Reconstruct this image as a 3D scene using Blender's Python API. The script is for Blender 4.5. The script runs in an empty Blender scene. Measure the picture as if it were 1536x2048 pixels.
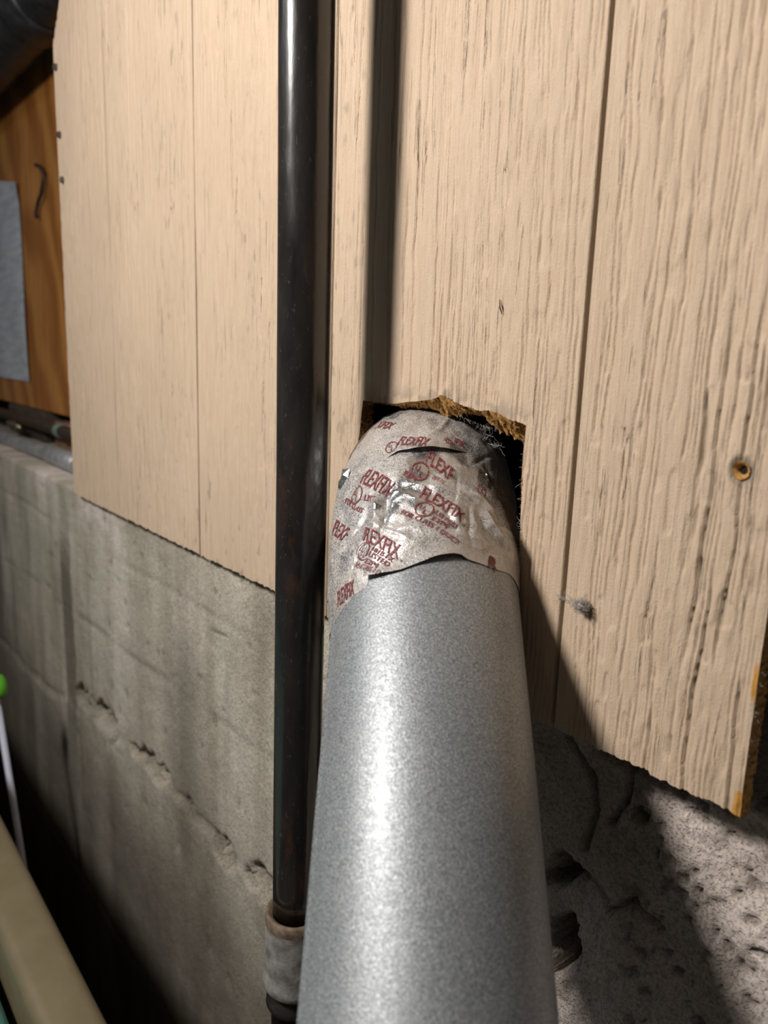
import bpy, bmesh, math, random
import numpy as np
from mathutils import Vector, Matrix

# ------------------------------------------------------------------ camera
W_PX, H_PX, F_PX = 1536, 2048, 1519.95
YAW, TILT, ROLL = .88512834, .19789455, .03433996
CAM = np.array([.83178174, -.29768953, .18081524])
_fwd = np.array([-math.sin(YAW)*math.cos(TILT), math.cos(YAW)*math.cos(TILT), -math.sin(TILT)])
_r = np.array([math.cos(YAW), math.sin(YAW), 0.]); _u = np.cross(_r, _fwd)
RIGHT = math.cos(ROLL)*_r + math.sin(ROLL)*_u
UP = -math.sin(ROLL)*_r + math.cos(ROLL)*_u
M = np.array([RIGHT, UP, _fwd])
sc = bpy.context.scene
col = sc.collection
cd = bpy.data.cameras.new('camera'); cam = bpy.data.objects.new('camera', cd); col.objects.link(cam)
cd.sensor_fit = 'VERTICAL'; cd.sensor_height = 8.2; cd.sensor_width = 8.2*.75
cd.lens = F_PX/H_PX*8.2; cd.clip_start = .01; cd.clip_end = 50
cd.dof.use_dof = True; cd.dof.focus_distance = .44; cd.dof.aperture_fstop = 1.9
mw = Matrix.Identity(4)
for i in range(3):
    mw[i][0] = RIGHT[i]; mw[i][1] = UP[i]; mw[i][2] = -_fwd[i]; mw[i][3] = CAM[i]
cam.matrix_world = mw
sc.camera = cam

# ------------------------------------------------------------------ light
wd = bpy.data.worlds.new('world'); sc.world = wd; wd.use_nodes = True
wd.node_tree.nodes['Background'].inputs[0].default_value = (1, .95, .90, 1)
wd.node_tree.nodes['Background'].inputs[1].default_value = .036

def area(name, loc, target, power, color, sx, sy=None, shape='DISK'):
    ld = bpy.data.lights.new(name, 'AREA'); ld.energy = power; ld.color = color
    ld.shape = shape; ld.size = sx
    if sy: ld.size_y = sy
    o = bpy.data.objects.new(name, ld); col.objects.link(o)
    o.location = loc
    o.rotation_euler = (Vector(target)-Vector(loc)).to_track_quat('-Z', 'Y').to_euler()
    return o
area('work_lamp', (.30, -.76, .71), (.5, 0, .1), 12.0, (1, .945, .89), .175)
area('cool_fill_lamp', (-.9, -1.6, 1.3), (.3, 0, 0), 2.2, (.86, .94, 1), 1.2, .12, 'RECTANGLE')  # unseen cool fill, added for the reflections on the duct's left side

sc.view_settings.view_transform = 'Standard'; sc.view_settings.look = 'None'
sc.view_settings.exposure = 0; sc.view_settings.gamma = 1
sc.view_settings.use_curve_mapping = False
try:
    sc.cycles.use_denoising = True
    sc.cycles.max_bounces = 8
except Exception:
    pass

# ------------------------------------------------------------------ helpers
R_ = np.random.RandomState(7)
rnd = random.Random(5)

def at(px, py, axis=1, value=0.0):
    """the point of the plane (axis = value) which the camera sees at a photo pixel"""
    d = ((px-768)/F_PX)*RIGHT - ((py-1024)/F_PX)*UP + _fwd
    return CAM + d*((value-CAM[axis])/d[axis])

def project(X):
    q = (np.asarray(X)-CAM) @ M.T
    return 768+F_PX*q[..., 0]/q[..., 2], 1024-F_PX*q[..., 1]/q[..., 2], q[..., 2]

def _hash(ix, iy, seed):
    h = (ix.astype(np.int64)*374761393 + iy.astype(np.int64)*668265263 + seed*974634777) & 0xFFFFFFFF
    h = ((h ^ (h >> 13))*1274126177) & 0xFFFFFFFF
    h = h ^ (h >> 16)
    return (h & 0xFFFFFF)/float(0xFFFFFF)

def vnoise(x, y, seed=0):
    x = np.asarray(x, float); y = np.asarray(y, float)
    ix = np.floor(x); iy = np.floor(y); fx = x-ix; fy = y-iy
    fx = fx*fx*fx*(fx*(fx*6-15)+10); fy = fy*fy*fy*(fy*(fy*6-15)+10)
    a = _hash(ix, iy, seed); b = _hash(ix+1, iy, seed); c = _hash(ix, iy+1, seed); d = _hash(ix+1, iy+1, seed)
    return (a*(1-fx)+b*fx)*(1-fy)+(c*(1-fx)+d*fx)*fy

def fbm(x, y, seed=0, octv=4):
    s = 0; a = .5; t = 0
    for k in range(octv):
        s = s+a*vnoise(x*2**k, y*2**k, seed+k*17); t += a; a *= .5
    return s/t                                   # 0..1

def sstep(a, b, x):
    t = np.clip((x-a)/(b-a), 0, 1); return t*t*(3-2*t)

def mesh_obj(name, verts, faces, mat=None, parent=None, smooth=True, mats=None):
    me = bpy.data.meshes.new(name)
    me.from_pydata([tuple(map(float, v)) for v in verts], [], [tuple(map(int, f)) for f in faces])
    me.update()
    if smooth: me.polygons.foreach_set('use_smooth', [True]*len(me.polygons))
    if mat: me.materials.append(mat)
    o = bpy.data.objects.new(name, me); col.objects.link(o)
    if parent: o.parent = parent
    return o

def bm_obj(name, bm, mat=None, parent=None, smooth=False):
    me = bpy.data.meshes.new(name); bm.to_mesh(me); bm.free()
    if smooth: me.polygons.foreach_set('use_smooth', [True]*len(me.polygons))
    if mat: me.materials.append(mat)
    o = bpy.data.objects.new(name, me); col.objects.link(o)
    if parent: o.parent = parent
    return o

def grid_faces(nu, nv, wrap=False):
    f = []
    for i in range(nu-1):
        for j in range(nv if wrap else nv-1):
            a = i*nv+j; b = i*nv+(j+1) % nv
            f.append((a, b, b+nv, a+nv))
    return f

def tag(o, label, cat, kind=None, group=None):
    o['label'] = label; o['category'] = cat
    if kind: o['kind'] = kind
    if group: o['group'] = group
    return o

def empty(name, loc):
    o = bpy.data.objects.new(name, None); col.objects.link(o); o.location = loc; o.empty_display_size = .02
    return o

def keep(o, parent):
    """parent o (built in world coordinates) under an empty that stands at its own place"""
    o.parent = parent
    o.matrix_parent_inverse = Matrix.Translation(-Vector(parent.location))
    return o

def tube(pts, radii, seg=24, cap=True):
    pts = np.asarray(pts, float); n = len(pts)
    if np.isscalar(radii): radii = [radii]*n
    T = np.gradient(pts, axis=0); T /= np.linalg.norm(T, axis=1)[:, None]
    a = np.array([0, 0, 1.]) if abs(T[0][2]) < .9 else np.array([1., 0, 0])
    u = np.cross(T[0], a); u /= np.linalg.norm(u)
    V = []; F = []
    for i in range(n):
        u = u-T[i]*(u@T[i]); u /= np.linalg.norm(u); w = np.cross(T[i], u)
        for k in range(seg):
            p = 2*math.pi*k/seg
            V.append(pts[i]+radii[i]*(math.cos(p)*u+math.sin(p)*w))
    F = grid_faces(n, seg, True)
    if cap:
        F.append(tuple(range(seg))[::-1]); F.append(tuple((n-1)*seg+k for k in range(seg)))
    return V, F

def box_bm(bm, lo, hi, bevel=0.0, seg=2):
    r = bmesh.ops.create_cube(bm, size=1)
    c = [(lo[i]+hi[i])/2 for i in range(3)]; s = [hi[i]-lo[i] for i in range(3)]
    for v in r['verts']:
        v.co = Vector([c[i]+v.co[i]*s[i] for i in range(3)])
    if bevel:
        e = list({e for v in r['verts'] for e in v.link_edges})
        bmesh.ops.bevel(bm, geom=e, offset=bevel, segments=seg, affect='EDGES', profile=.5)

# ------------------------------------------------------------------ materials
class Mat:
    def __init__(self, name, rough=.6, metal=0.0, color=(.5, .5, .5)):
        m = bpy.data.materials.new(name); m.use_nodes = True
        self.m = m; self.nt = m.node_tree; self.b = self.nt.nodes['Principled BSDF']
        self.set('Roughness', rough); self.set('Metallic', metal); self.set('Base Color', (*color, 1))
        self._tc = None
    def set(self, k, v): self.b.inputs[k].default_value = v
    def n(self, t, **kw):
        nd = self.nt.nodes.new(t)
        for k, v in kw.items(): setattr(nd, k, v)
        return nd
    def l(self, a, b): self.nt.links.new(a, b)
    def obj(self, scale=(1, 1, 1)):
        if not self._tc: self._tc = self.n('ShaderNodeTexCoord')
        mp = self.n('ShaderNodeMapping'); mp.inputs['Scale'].default_value = scale
        self.l(self._tc.outputs['Object'], mp.inputs['Vector']); return mp.outputs[0]
    def noise(self, scale, stretch=(1, 1, 1), detail=4, rough=.55, dist=0.0):
        t = self.n('ShaderNodeTexNoise'); t.inputs['Scale'].default_value = scale
        t.inputs['Detail'].default_value = detail; t.inputs['Roughness'].default_value = rough
        t.inputs['Distortion'].default_value = dist
        self.l(self.obj(stretch), t.inputs['Vector']); return t.outputs['Fac']
    def voro(self, scale, stretch=(1, 1, 1), feature='F1'):
        t = self.n('ShaderNodeTexVoronoi'); t.feature = feature; t.inputs['Scale'].default_value = scale
        self.l(self.obj(stretch), t.inputs['Vector']); return t
    def ramp(self, fac, stops):
        r = self.n('ShaderNodeValToRGB'); e = r.color_ramp.elements
        while len(e) < len(stops): e.new(.5)
        for i, (p, c) in enumerate(stops):
            e[i].position = p; e[i].color = (*c, 1) if len(c) == 3 else c
        self.l(fac, r.inputs[0]); return r.outputs[0]
    def mix(self, fac, a, b, mode='MIX'):
        x = self.n('ShaderNodeMix'); x.data_type = 'RGBA'; x.blend_type = mode
        for s, v in ((x.inputs[0], fac), (x.inputs[6], a), (x.inputs[7], b)):
            if hasattr(v, 'links'): self.l(v, s)
            elif isinstance(v, (int, float)): s.default_value = v
            else: s.default_value = (*v, 1)
        return x.outputs[2]
    def math(self, op, a, b=0.0):
        x = self.n('ShaderNodeMath'); x.operation = op
        for s, v in ((x.inputs[0], a), (x.inputs[1], b)):
            if hasattr(v, 'links'): self.l(v, s)
            else: s.default_value = v
        return x.outputs[0]
    def attr(self, name):
        a = self.n('ShaderNodeAttribute'); a.attribute_name = name; return a.outputs['Fac']
    def color(self, c): self.l(c, self.b.inputs['Base Color'])
    def bump(self, h, dist=.001, strength=1.0, prev=None):
        b = self.n('ShaderNodeBump'); b.inputs['Distance'].default_value = dist; b.inputs['Strength'].default_value = strength
        self.l(h, b.inputs['Height'])
        if prev is not None: self.l(prev, b.inputs['Normal'])
        self.l(b.outputs[0], self.b.inputs['Normal']); return b.outputs[0]

def m_siding():
    m = Mat('painted_siding', .75)
    base = m.ramp(m.noise(9, (1, 1, .5), 3), [(.3, (.62, .475, .34)), (.7, (.69, .53, .385))])
    g = m.ramp(m.noise(260, (1, 1, .09), 4, .6), [(.42, (.80, .76, .71)), (.56, (1, 1, 1))])
    c = m.mix(.32, base, g, 'MULTIPLY')
    fl = m.ramp(m.noise(120, (1, 1, .35), 5, .65), [(.66, (1, 1, 1)), (.74, (.72, .69, .64))])
    c = m.mix(.8, c, fl, 'MULTIPLY')
    chips = m.ramp(m.noise(70, (1, 1, .4), 3, .5), [(.785, (0, 0, 0)), (.80, (1, 1, 1))])
    c = m.mix(m.math('MULTIPLY', chips, .6), c, (.50, .25, .08))
    dirt_shade = m.attr('dirt_shade')
    c = m.mix(dirt_shade, c, (.27, .22, .165))
    c = m.mix(m.attr('chip'), c, (.62, .31, .07))
    m.color(c)
    hl = m.ramp(m.noise(210, (1, 1, .055), 3, .55, .25), [(.60, (1,)*3), (.645, (0,)*3)])
    hm = m.ramp(m.noise(26, (1, 1, .28), 3, .5), [(.44, (0,)*3), (.56, (1,)*3)])
    hz = m.mix(hm, (1, 1, 1), hl)
    p = m.bump(hz, .0012, .8)
    p = m.bump(m.noise(330, (1, 1, .07), 6, .65), .0016, .9, p)
    m.bump(m.noise(1500, (1, 1, .6), 3), .00035, .8, p)
    return m.m

def m_core():
    m = Mat('torn_hardboard_core', .9)
    n = m.noise(700, (1, 1, 1), 5, .7)
    m.color(m.ramp(n, [(.3, (.26, .11, .03)), (.48, (.66, .34, .09)), (.66, (.88, .54, .20))]))
    m.bump(n, .0016, 1.0)
    return m.m

def m_concrete():
    m = Mat('old_cast_concrete', .88)
    big = m.noise(7, (1, 1, .6), 5, .6)
    c = m.ramp(big, [(.3, (.38, .345, .275)), (.5, (.55, .505, .415)), (.7, (.70, .655, .56))])
    streak = m.ramp(m.noise(22, (1, 1, .07), 3, .55), [(.35, (.60, .57, .53)), (.6, (1, 1, 1))])
    c = m.mix(.6, c, streak, 'MULTIPLY')
    sp = m.ramp(m.noise(480, (1, 1, 1), 3, .6), [(.36, (.45, .43, .40)), (.5, (1, 1, 1))])
    c = m.mix(.6, c, sp, 'MULTIPLY')
    c = m.mix(m.attr('cool'), c, m.mix(1.0, c, (1.30, 1.24, 1.36), 'MULTIPLY'))
    c = m.mix(m.attr('dirt_shade'), c, (.075, .06, .045))
    m.color(c)
    p = m.bump(m.noise(90, (1, 1, 1), 6, .62), .003, .7)
    h2 = m.ramp(m.noise(620, (1, 1, 1), 3, .6), [(.3, (0, 0, 0)), (.48, (1, 1, 1))])
    m.bump(h2, .0011, .75, p)
    return m.m

def m_galv():
    m = Mat('galvanised_sheet_metal', .45, .40); m.set('Coat Weight', .07); m.set('Coat Roughness', .2)
    sp = m.noise(1150, (1, 1, 1), 3, .7)
    c = m.ramp(sp, [(.34, (.165, .178, .195)), (.5, (.30, .32, .338)), (.66, (.50, .525, .535))])
    c = m.mix(.5, c, m.ramp(m.noise(60, (1, 1, 1), 3), [(.3, (.85, .86, .87)), (.7, (1, 1, 1))]), 'MULTIPLY')
    m.color(c)
    m.l(m.ramp(m.noise(420, (1, 1, 1), 3), [(.3, (.38,)*3), (.7, (.52,)*3)]), m.b.inputs['Roughness'])
    m.bump(m.noise(1300, (1, 1, 1), 3, .6), .00022, .8)
    return m.m

def m_tape():
    m = Mat('dusty_foil_tape', .4, .6)
    dust = m.ramp(m.noise(1300, (1, 1, 1), 3, .7), [(.43, (0, 0, 0)), (.53, (1, 1, 1))])
    dust2 = m.ramp(m.noise(75, (1, 1, 1), 4, .6), [(.30, (.45,)*3), (.62, (1,)*3)])
    d = m.math('MULTIPLY', dust, dust2)
    cover = m.math('SUBTRACT', 1.0, m.attr('clean'))
    cov = m.math('MULTIPLY', m.math('ADD', m.math('MULTIPLY', d, .78), .17), cover)
    cov = m.math('ADD', cov, m.math('MULTIPLY', d, .10))
    dc = m.ramp(m.noise(40, (1, 1, 1), 3), [(.35, (.47, .42, .365)), (.65, (.56, .53, .50))])
    m.color(m.mix(cov, (.50, .51, .53), dc))
    m.l(m.math('SUBTRACT', 1.0, cov), m.b.inputs['Metallic'])
    m.l(m.math('ADD', m.math('MULTIPLY', cov, .5), .2), m.b.inputs['Roughness'])
    p = m.bump(m.noise(240, (1, 1, 1), 4, .55), .0008, .5)
    m.bump(m.noise(1500, (1, 1, 1), 3), .0002, .8, p)
    return m.m

def m_ink():
    m = Mat('dark_red_print', .6)
    wear = m.noise(1400, (1, 1, 1), 3, .7)
    m.color(m.ramp(wear, [(.36, (.40, .30, .27)), (.44, (.17, .016, .022)), (.7, (.24, .02, .03))]))
    return m.m

def m_iron():
    m = Mat('black_iron_pipe', .34, .0); m.set('IOR', 1.65)
    r = m.ramp(m.noise(45, (1, 1, .35), 5, .65), [(.58, (0,)*3), (.70, (1,)*3)])
    rust = m.ramp(m.noise(180, (1, 1, .5), 4), [(.3, (.03, .016, .010)), (.6, (.075, .032, .016)), (.8, (.16, .06, .025))])
    base = m.ramp(m.noise(80, (1, 1, .3), 3), [(.3, (.012, .011, .011)), (.7, (.026, .023, .022))])
    c = m.mix(m.math('MULTIPLY', r, .7), base, rust)
    dust = m.ramp(m.noise(420, (1, 1, .5), 4, .7), [(.62, (0,)*3), (.74, (1,)*3)])
    c = m.mix(m.math('MULTIPLY', dust, .35), c, (.22, .20, .18))
    m.color(c)
    m.l(m.ramp(m.noise(60, (1, 1, .25), 4), [(.35, (.13,)*3), (.7, (.36,)*3)]), m.b.inputs['Roughness'])
    m.bump(m.noise(130, (1, 1, .2), 4), .0004, .6)
    return m.m

def m_simple(name, c0, c1, scale=20, stretch=(1, 1, 1), rough=.6, metal=0.0, bump=.0, detail=4, lo=.35, hi=.65):
    m = Mat(name, rough, metal)
    n = m.noise(scale, stretch, detail, .6)
    m.color(m.ramp(n, [(lo, c0), (hi, c1)]))
    if bump: m.bump(n, bump, .7)
    return m.m

def m_ply():
    m = Mat('varnished_plywood', .38)
    w = m.n('ShaderNodeTexWave'); w.wave_type = 'BANDS'; w.bands_direction = 'X'
    w.inputs['Scale'].default_value = 3.2; w.inputs['Distortion'].default_value = 16
    w.inputs['Detail'].default_value = 3; w.inputs['Detail Scale'].default_value = .9
    mp = m.n('ShaderNodeMapping'); mp.inputs['Rotation'].default_value = (0, .6, 0); m.l(m.obj((1, 1, .6)), mp.inputs['Vector']); m.l(mp.outputs[0], w.inputs['Vector'])
    c = m.ramp(w.outputs['Fac'], [(.1, (.46, .17, .035)), (.5, (.58, .23, .05)), (.9, (.68, .30, .075))])
    c = m.mix(.6, c, m.ramp(m.noise(60, (1, 1, .1), 4), [(.3, (.65, .6, .55)), (.7, (1, 1, 1))]), 'MULTIPLY')
    m.color(c); return m.m

def m_paper():
    m = Mat('printed_paper', .7)
    n = m.ramp(m.noise(70, (.2, 1, 1.2), 4, .7), [(.36, (.48, .50, .56)), (.58, (.66, .68, .75))])
    m.color(n); return m.m

MS, MC, MK, MG, MT, MI, MP = m_siding(), m_core(), m_concrete(), m_galv(), m_tape(), m_ink(), m_iron()
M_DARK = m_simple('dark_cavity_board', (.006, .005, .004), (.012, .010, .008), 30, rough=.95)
M_LINT = m_simple('grey_lint', (.30, .28, .25), (.52, .49, .45), 300, rough=1)
M_STEEL = m_simple('dull_steel', (.10, .09, .085), (.2, .19, .18), 200, rough=.5, metal=.7)
M_ZINC = m_simple('cast_zinc_coating', (.22, .22, .21), (.50, .49, .47), 90, (1, 1, 1), .55, .45, .0012, 5)
M_RUSTY = m_simple('rusted_collar', (.11, .075, .05), (.25, .185, .13), 160, rough=.8, bump=.0006)
M_BLACKPIPE = m_simple('dusty_black_drain', (.016, .017, .019), (.045, .047, .052), 40, rough=.4)
M_GREYPIPE = m_simple('grey_conduit', (.28, .29, .30), (.42, .43, .44), 60, rough=.45, metal=.3)
M_WOOD = m_simple('raw_wood', (.24, .13, .08), (.40, .23, .15), 60, (.2, 1, 1), .8)
M_BEIGE = m_simple('beige_enamel', (.150, .122, .070), (.18, .147, .086), 25, rough=.5)
M_TEAL = m_simple('teal_plastic', (.05, .16, .145), (.07, .20, .18), 40, rough=.4)
M_GREEN = m_simple('green_plastic', (.10, .42, .02), (.13, .50, .03), 30, rough=.35)
M_PALE = m_simple('pale_plastic', (.50, .52, .66), (.60, .62, .76), 30, rough=.45)
M_WIRE = m_simple('rusty_wire', (.05, .035, .025), (.12, .08, .055), 100, rough=.6, metal=.4)
M_BRASS = m_simple('shiny_brass', (.75, .62, .35), (.9, .8, .55), 60, rough=.18, metal=1)

# ------------------------------------------------------------------ siding sheet (wall_back)
S = .2032
X0, X1, ZT, TH = -.1605, .7068, .92, .0095
hole_px = [(726, 801), (746, 804), (770, 806), (788, 808), (815, 804), (832, 803), (848, 801), (862, 799), (871, 796), (877, 790), (884, 791),
           (890, 794), (900, 800), (912, 806), (930, 813), (949, 819), (958, 822), (975, 821), (994, 826), (1008, 833), (1021, 840), (1038, 845), (1051, 851),
           (1050, 862), (1047, 890), (1044, 930), (1042, 967), (1041, 1009), (1040, 1040), (1039, 1069), (1038, 1099)]
hp = [at(*p) for p in hole_px]; hp = [(p[0], p[2]) for p in hp]
hp += [(hp[-1][0]-.0015, .060), (.566, .030), (.54, .018), (.47, .020), (.437, .05), (.428, .09)]
l1 = at(714, 893); l2 = at(719, 866)
hp += [(l1[0], l1[2]), (l2[0], l2[2])]
HP = np.array(hp)

def inside(poly, x, z):
    r = np.zeros(x.shape, bool); n = len(poly); j = n-1
    for i in range(n):
        xi, zi = poly[i]; xj, zj = poly[j]
        c = ((zi > z) != (zj > z)) & (x < (xj-xi)*(z-zi)/((zj-zi) if zj != zi else 1e-12)+xi)
        r ^= c; j = i
    return r

def nearest_on(poly, p):
    best = None; n = len(poly)
    for i in range(n):
        a = poly[i]; b = poly[(i+1) % n]; ab = b-a
        t = min(1, max(0, ((p-a) @ ab)/(ab @ ab))); q = a+ab*t; d = np.hypot(*(p-q))
        if best is None or d < best[0]: best = (d, q)
    return best

def siding_relief(x, z):
    """depth of the wood grain, positive = into the board"""
    warp = 2.6*(fbm(x*6, z*.75, 3, 2)-.5)*2 + .55*(fbm(x*20, z*2.6, 5, 3)-.5)*2
    wob = .10*(vnoise(x*300, z*70, 7)-.5)+.16*(vnoise(x*90, z*26, 8)-.5)
    coarse = sstep(.36, .66, x)
    g = x*165 + warp*2.0 + wob*2
    saw = g-np.floor(g)
    on = sstep(.42, .58, vnoise(np.floor(g)*7.3, z*9, 13))           # each year ring is a ledge only here and there
    ledge = (1-saw)**3.0*sstep(0, .06, saw)*on
    m1 = sstep(.40, .60, fbm(x*13, z*3.0, 11, 3))
    g2 = x*460+warp*7+wob*4; s2 = g2-np.floor(g2)
    on2 = sstep(.45, .62, vnoise(np.floor(g2)*5.1, z*17, 23))
    fine = (1-s2)**2.0*sstep(0, .14, s2)*on2
    m2 = sstep(.36, .58, fbm(x*17, z*4, 31, 3))
    lump = fbm(x*230+warp*4, z*75, 41, 3)
    pit = sstep(.66, .78, vnoise(x*260, z*60, 51))
    h = (.0011+.0014*coarse)*ledge*m1 + (.0006+.0009*coarse)*fine*(.30+.70*m2) \
        + (.0002+.0009*coarse)*lump*m2*m1 + (.0003+.0003*coarse)*pit*m2
    for k in range(4):                                     # the four milled grooves
        d = (x-k*S-.0006*(vnoise(z*9, z*0, 60+k)-.5))
        flat = sstep(.0016, .0030, d)*(1-sstep(.0072, .0095, d))
        h = h*(1-flat)
        h = h*(1-(np.abs(d) < .0026))
        h = h + .0040*(1-sstep(.0008, .0014, np.abs(d)))
    rr = np.hypot(x-.6893, (z-.1425)*.92)                  # countersunk screw hole
    h = h*(sstep(.003, .0065, rr)) + .0020*(1-sstep(.0026, .0060, rr)) + .0032*(1-sstep(.0012, .0024, rr))
    return h

xs = np.concatenate([np.arange(X0, .30, .0013), np.arange(.30, .43, .0009), np.arange(.43, X1, .00056)]); xs[-1] = X1
xs = np.unique(np.concatenate([xs]+[np.arange(k*S-.0032, k*S+.0033, .0004) for k in range(4)])); xs = xs[np.concatenate([[True], np.diff(xs) > .00012])]; xs[-1] = X1
zs = np.concatenate([np.arange(0, .19, .0011), np.arange(.19, .62, .0021), np.arange(.62, ZT+.001, .02)])
nx, nz = len(xs), len(zs)
GX, GZ = np.meshgrid(xs, zs, indexing='ij')
cx = (xs[:-1]+xs[1:])/2; cz = (zs[:-1]+zs[1:])/2
CX, CZ = np.meshgrid(cx, cz, indexing='ij')
holecell = inside(HP, CX, CZ)
PX, PZ = GX.copy(), GZ.copy()
# the far upper corner is trimmed aslant
cut = np.maximum(0, GZ-.521)*.84
PX += np.minimum(cut, .2)*np.clip((.12-GX)/(.12-X0), 0, 1)
# ragged lower edge of the sheet
PZ[:, 0] += .0009*(vnoise(xs*300, xs*0, 71)-.5)*2 - .0004
kept = ~holecell
touch_h = np.zeros((nx, nz), bool); touch_k = np.zeros((nx, nz), bool)
for di in (0, 1):
    for dj in (0, 1):
        touch_h[di:nx-1+di, dj:nz-1+dj] |= holecell
        touch_k[di:nx-1+di, dj:nz-1+dj] |= kept
rim = np.argwhere(touch_h & touch_k)
for i, j in rim:
    d, q = nearest_on(HP, np.array([PX[i, j], PZ[i, j]]))
    if d < .004:
        PX[i, j] = q[0]; PZ[i, j] = q[1] + .0005*(rnd.random()-.5)
PY = siding_relief(PX, PZ)
idx = -np.ones((nx, nz), int); idx[touch_k] = np.arange(touch_k.sum())
V = np.stack([PX[touch_k], PY[touch_k], PZ[touch_k]], 1)
ii, jj = np.nonzero(kept)
F = np.stack([idx[ii, jj], idx[ii+1, jj], idx[ii+1, jj+1], idx[ii, jj+1]], 1)

def fast_mesh(name, V, F, mat, parent=None):
    me = bpy.data.meshes.new(name)
    me.vertices.add(len(V)); me.vertices.foreach_set('co', V.astype(np.float32).ravel())
    me.loops.add(F.size); me.loops.foreach_set('vertex_index', F.astype(np.int32).ravel())
    me.polygons.add(len(F)); me.polygons.foreach_set('loop_start', np.arange(0, F.size, 4, dtype=np.int32))
    try: me.polygons.foreach_set('loop_total', np.full(len(F), 4, np.int32))
    except Exception: pass
    me.update(calc_edges=True); me.validate()
    me.polygons.foreach_set('use_smooth', np.ones(len(me.polygons), bool))
    me.materials.append(mat)
    o = bpy.data.objects.new(name, me); col.objects.link(o)
    if parent: o.parent = parent
    return o

def vattr(o, name, vals):
    a = o.data.attributes.new(name, 'FLOAT', 'POINT'); a.data.foreach_set('value', np.asarray(vals, np.float32).ravel())

siding = fast_mesh('wall_back', V, F, MS)
tag(siding, 'beige painted grooved wood-grain siding sheet with a torn vent hole', 'wall', 'structure')
# grime along the torn top of the hole, shade painted into the grooves, a few grey specks to the left of the pipe
x, z = V[:, 0], V[:, 2]
top = HP[:23]
zt = np.interp(x, top[:, 0], top[:, 1])
dirt_shade = .55*(1-sstep(.0, .012, z-zt-.002*vnoise(x*400, z*200, 81)))*(x > top[0, 0])*(x < top[22, 0])*sstep(.35, .6, fbm(x*160, z*160, 83, 3))
for k in range(4): dirt_shade = np.maximum(dirt_shade, .75*(1-sstep(.0009, .0015, np.abs(x-k*S))))
spk = sstep(.70, .80, fbm(x*180, z*75, 85, 3))*sstep(.0, .45, 1-np.abs(x-.28)/.2)*sstep(.45, .6, fbm(x*20, z*8, 86, 2))
dirt_shade = np.maximum(dirt_shade, .6*spk)
rr = np.hypot(x-.6893, (z-.1425)*.92)
dirt_shade = np.maximum(dirt_shade, .75*(1-sstep(.0045, .0066, rr)))
crev = siding_relief(x, z)
dirt_shade = np.maximum(dirt_shade, .55*sstep(.0014, .0025, crev)*(np.abs(x/S-np.round(x/S)) > .012))  # grime and painted shade in the deeper grain crevices
vattr(siding, 'dirt_shade', dirt_shade)
za, zb_ = at(1505, 1322)[2], at(1495, 1402)[2]
nn = fbm(x*200, z*120, 88, 3)
chip = sstep(X1-.0021, X1-.0015, x+.0042*(nn-.5))*sstep(zb_-.002, zb_+.004, z+.006*(nn-.5))*(1-sstep(za-.004, za+.002, z+.006*(nn-.5)))
chip = np.maximum(chip, sstep(X1-.0045, X1-.0030, x+.003*(nn-.5)-.18*z)*(z < .011))
chip = np.maximum(chip, .8*sstep(.70, .75, fbm(x*130, z*130, 89, 2))*(x > X1-.02)*(z < .004))
vattr(siding, 'chip', chip)

# sawn outer edges of the sheet
def strip(name, front, back, mat, parent, rows=4, rough=.0006, seed=0):
    V = []; n = len(front)
    for r in range(rows+1):
        t = r/rows
        for i in range(n):
            p = np.array(front[i])*(1-t)+np.array(back[i])*t
            if 0 < r: p = p+rough*(np.array([rnd.random(), rnd.random(), rnd.random()])-.5)*2
            V.append(p)
    return mesh_obj(name, V, grid_faces(rows+1, n), mat, parent)
e1 = [(X1, PY[-1, j], PZ[-1, j]) for j in range(nz)]
strip('sawn_edge', e1, [(X1+.0002, TH, p[2]) for p in e1], MC, siding)
e2 = [(PX[i, 0], PY[i, 0], PZ[i, 0]) for i in range(nx)]
strip('lower_edge', e2, [(p[0], TH, p[2]) for p in e2], MC, siding, 3)
e3 = [(PX[0, j], PY[0, j], PZ[0, j]) for j in range(nz)]
strip('far_edge', e3, [(p[0], TH, p[2]) for p in e3], MC, siding, 2)
# torn rim of the hole: the back of the sheet is torn lower than its face along the top
rimpts = []
N = len(HP); seglen = [np.hypot(*(HP[(i+1) % N]-HP[i])) for i in range(N)]
for i in range(N):
    for k in range(max(1, int(seglen[i]/.0009))):
        rimpts.append((HP[i]+(HP[(i+1) % N]-HP[i])*(k/max(1, int(seglen[i]/.0009))), i+k/max(1, int(seglen[i]/.0009))))
front = []; back = []
for p, t in rimpts:
    y = float(siding_relief(np.array([p[0]]), np.array([p[1]]))[0])
    front.append((p[0], y-.0002, p[1]))
    px, _, _ = project(np.array([p[0], 0, p[1]]))
    drop = 0
    if t < 22:
        drop = np.interp(px, [726, 770, 800, 840, 865, 880, 905, 930, 955, 975, 1000, 1030, 1051],
                         [.001, .0012, .003, .004, .009, .011, .008, .004, .004, .0105, .0125, .0095, .002])
        drop *= .85+.3*rnd.random()
    back.append((p[0], TH, p[1]-drop))
front.append(front[0]); back.append(back[0])
strip('torn_rim', front, back, MC, siding, 7, .0011)

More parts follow.
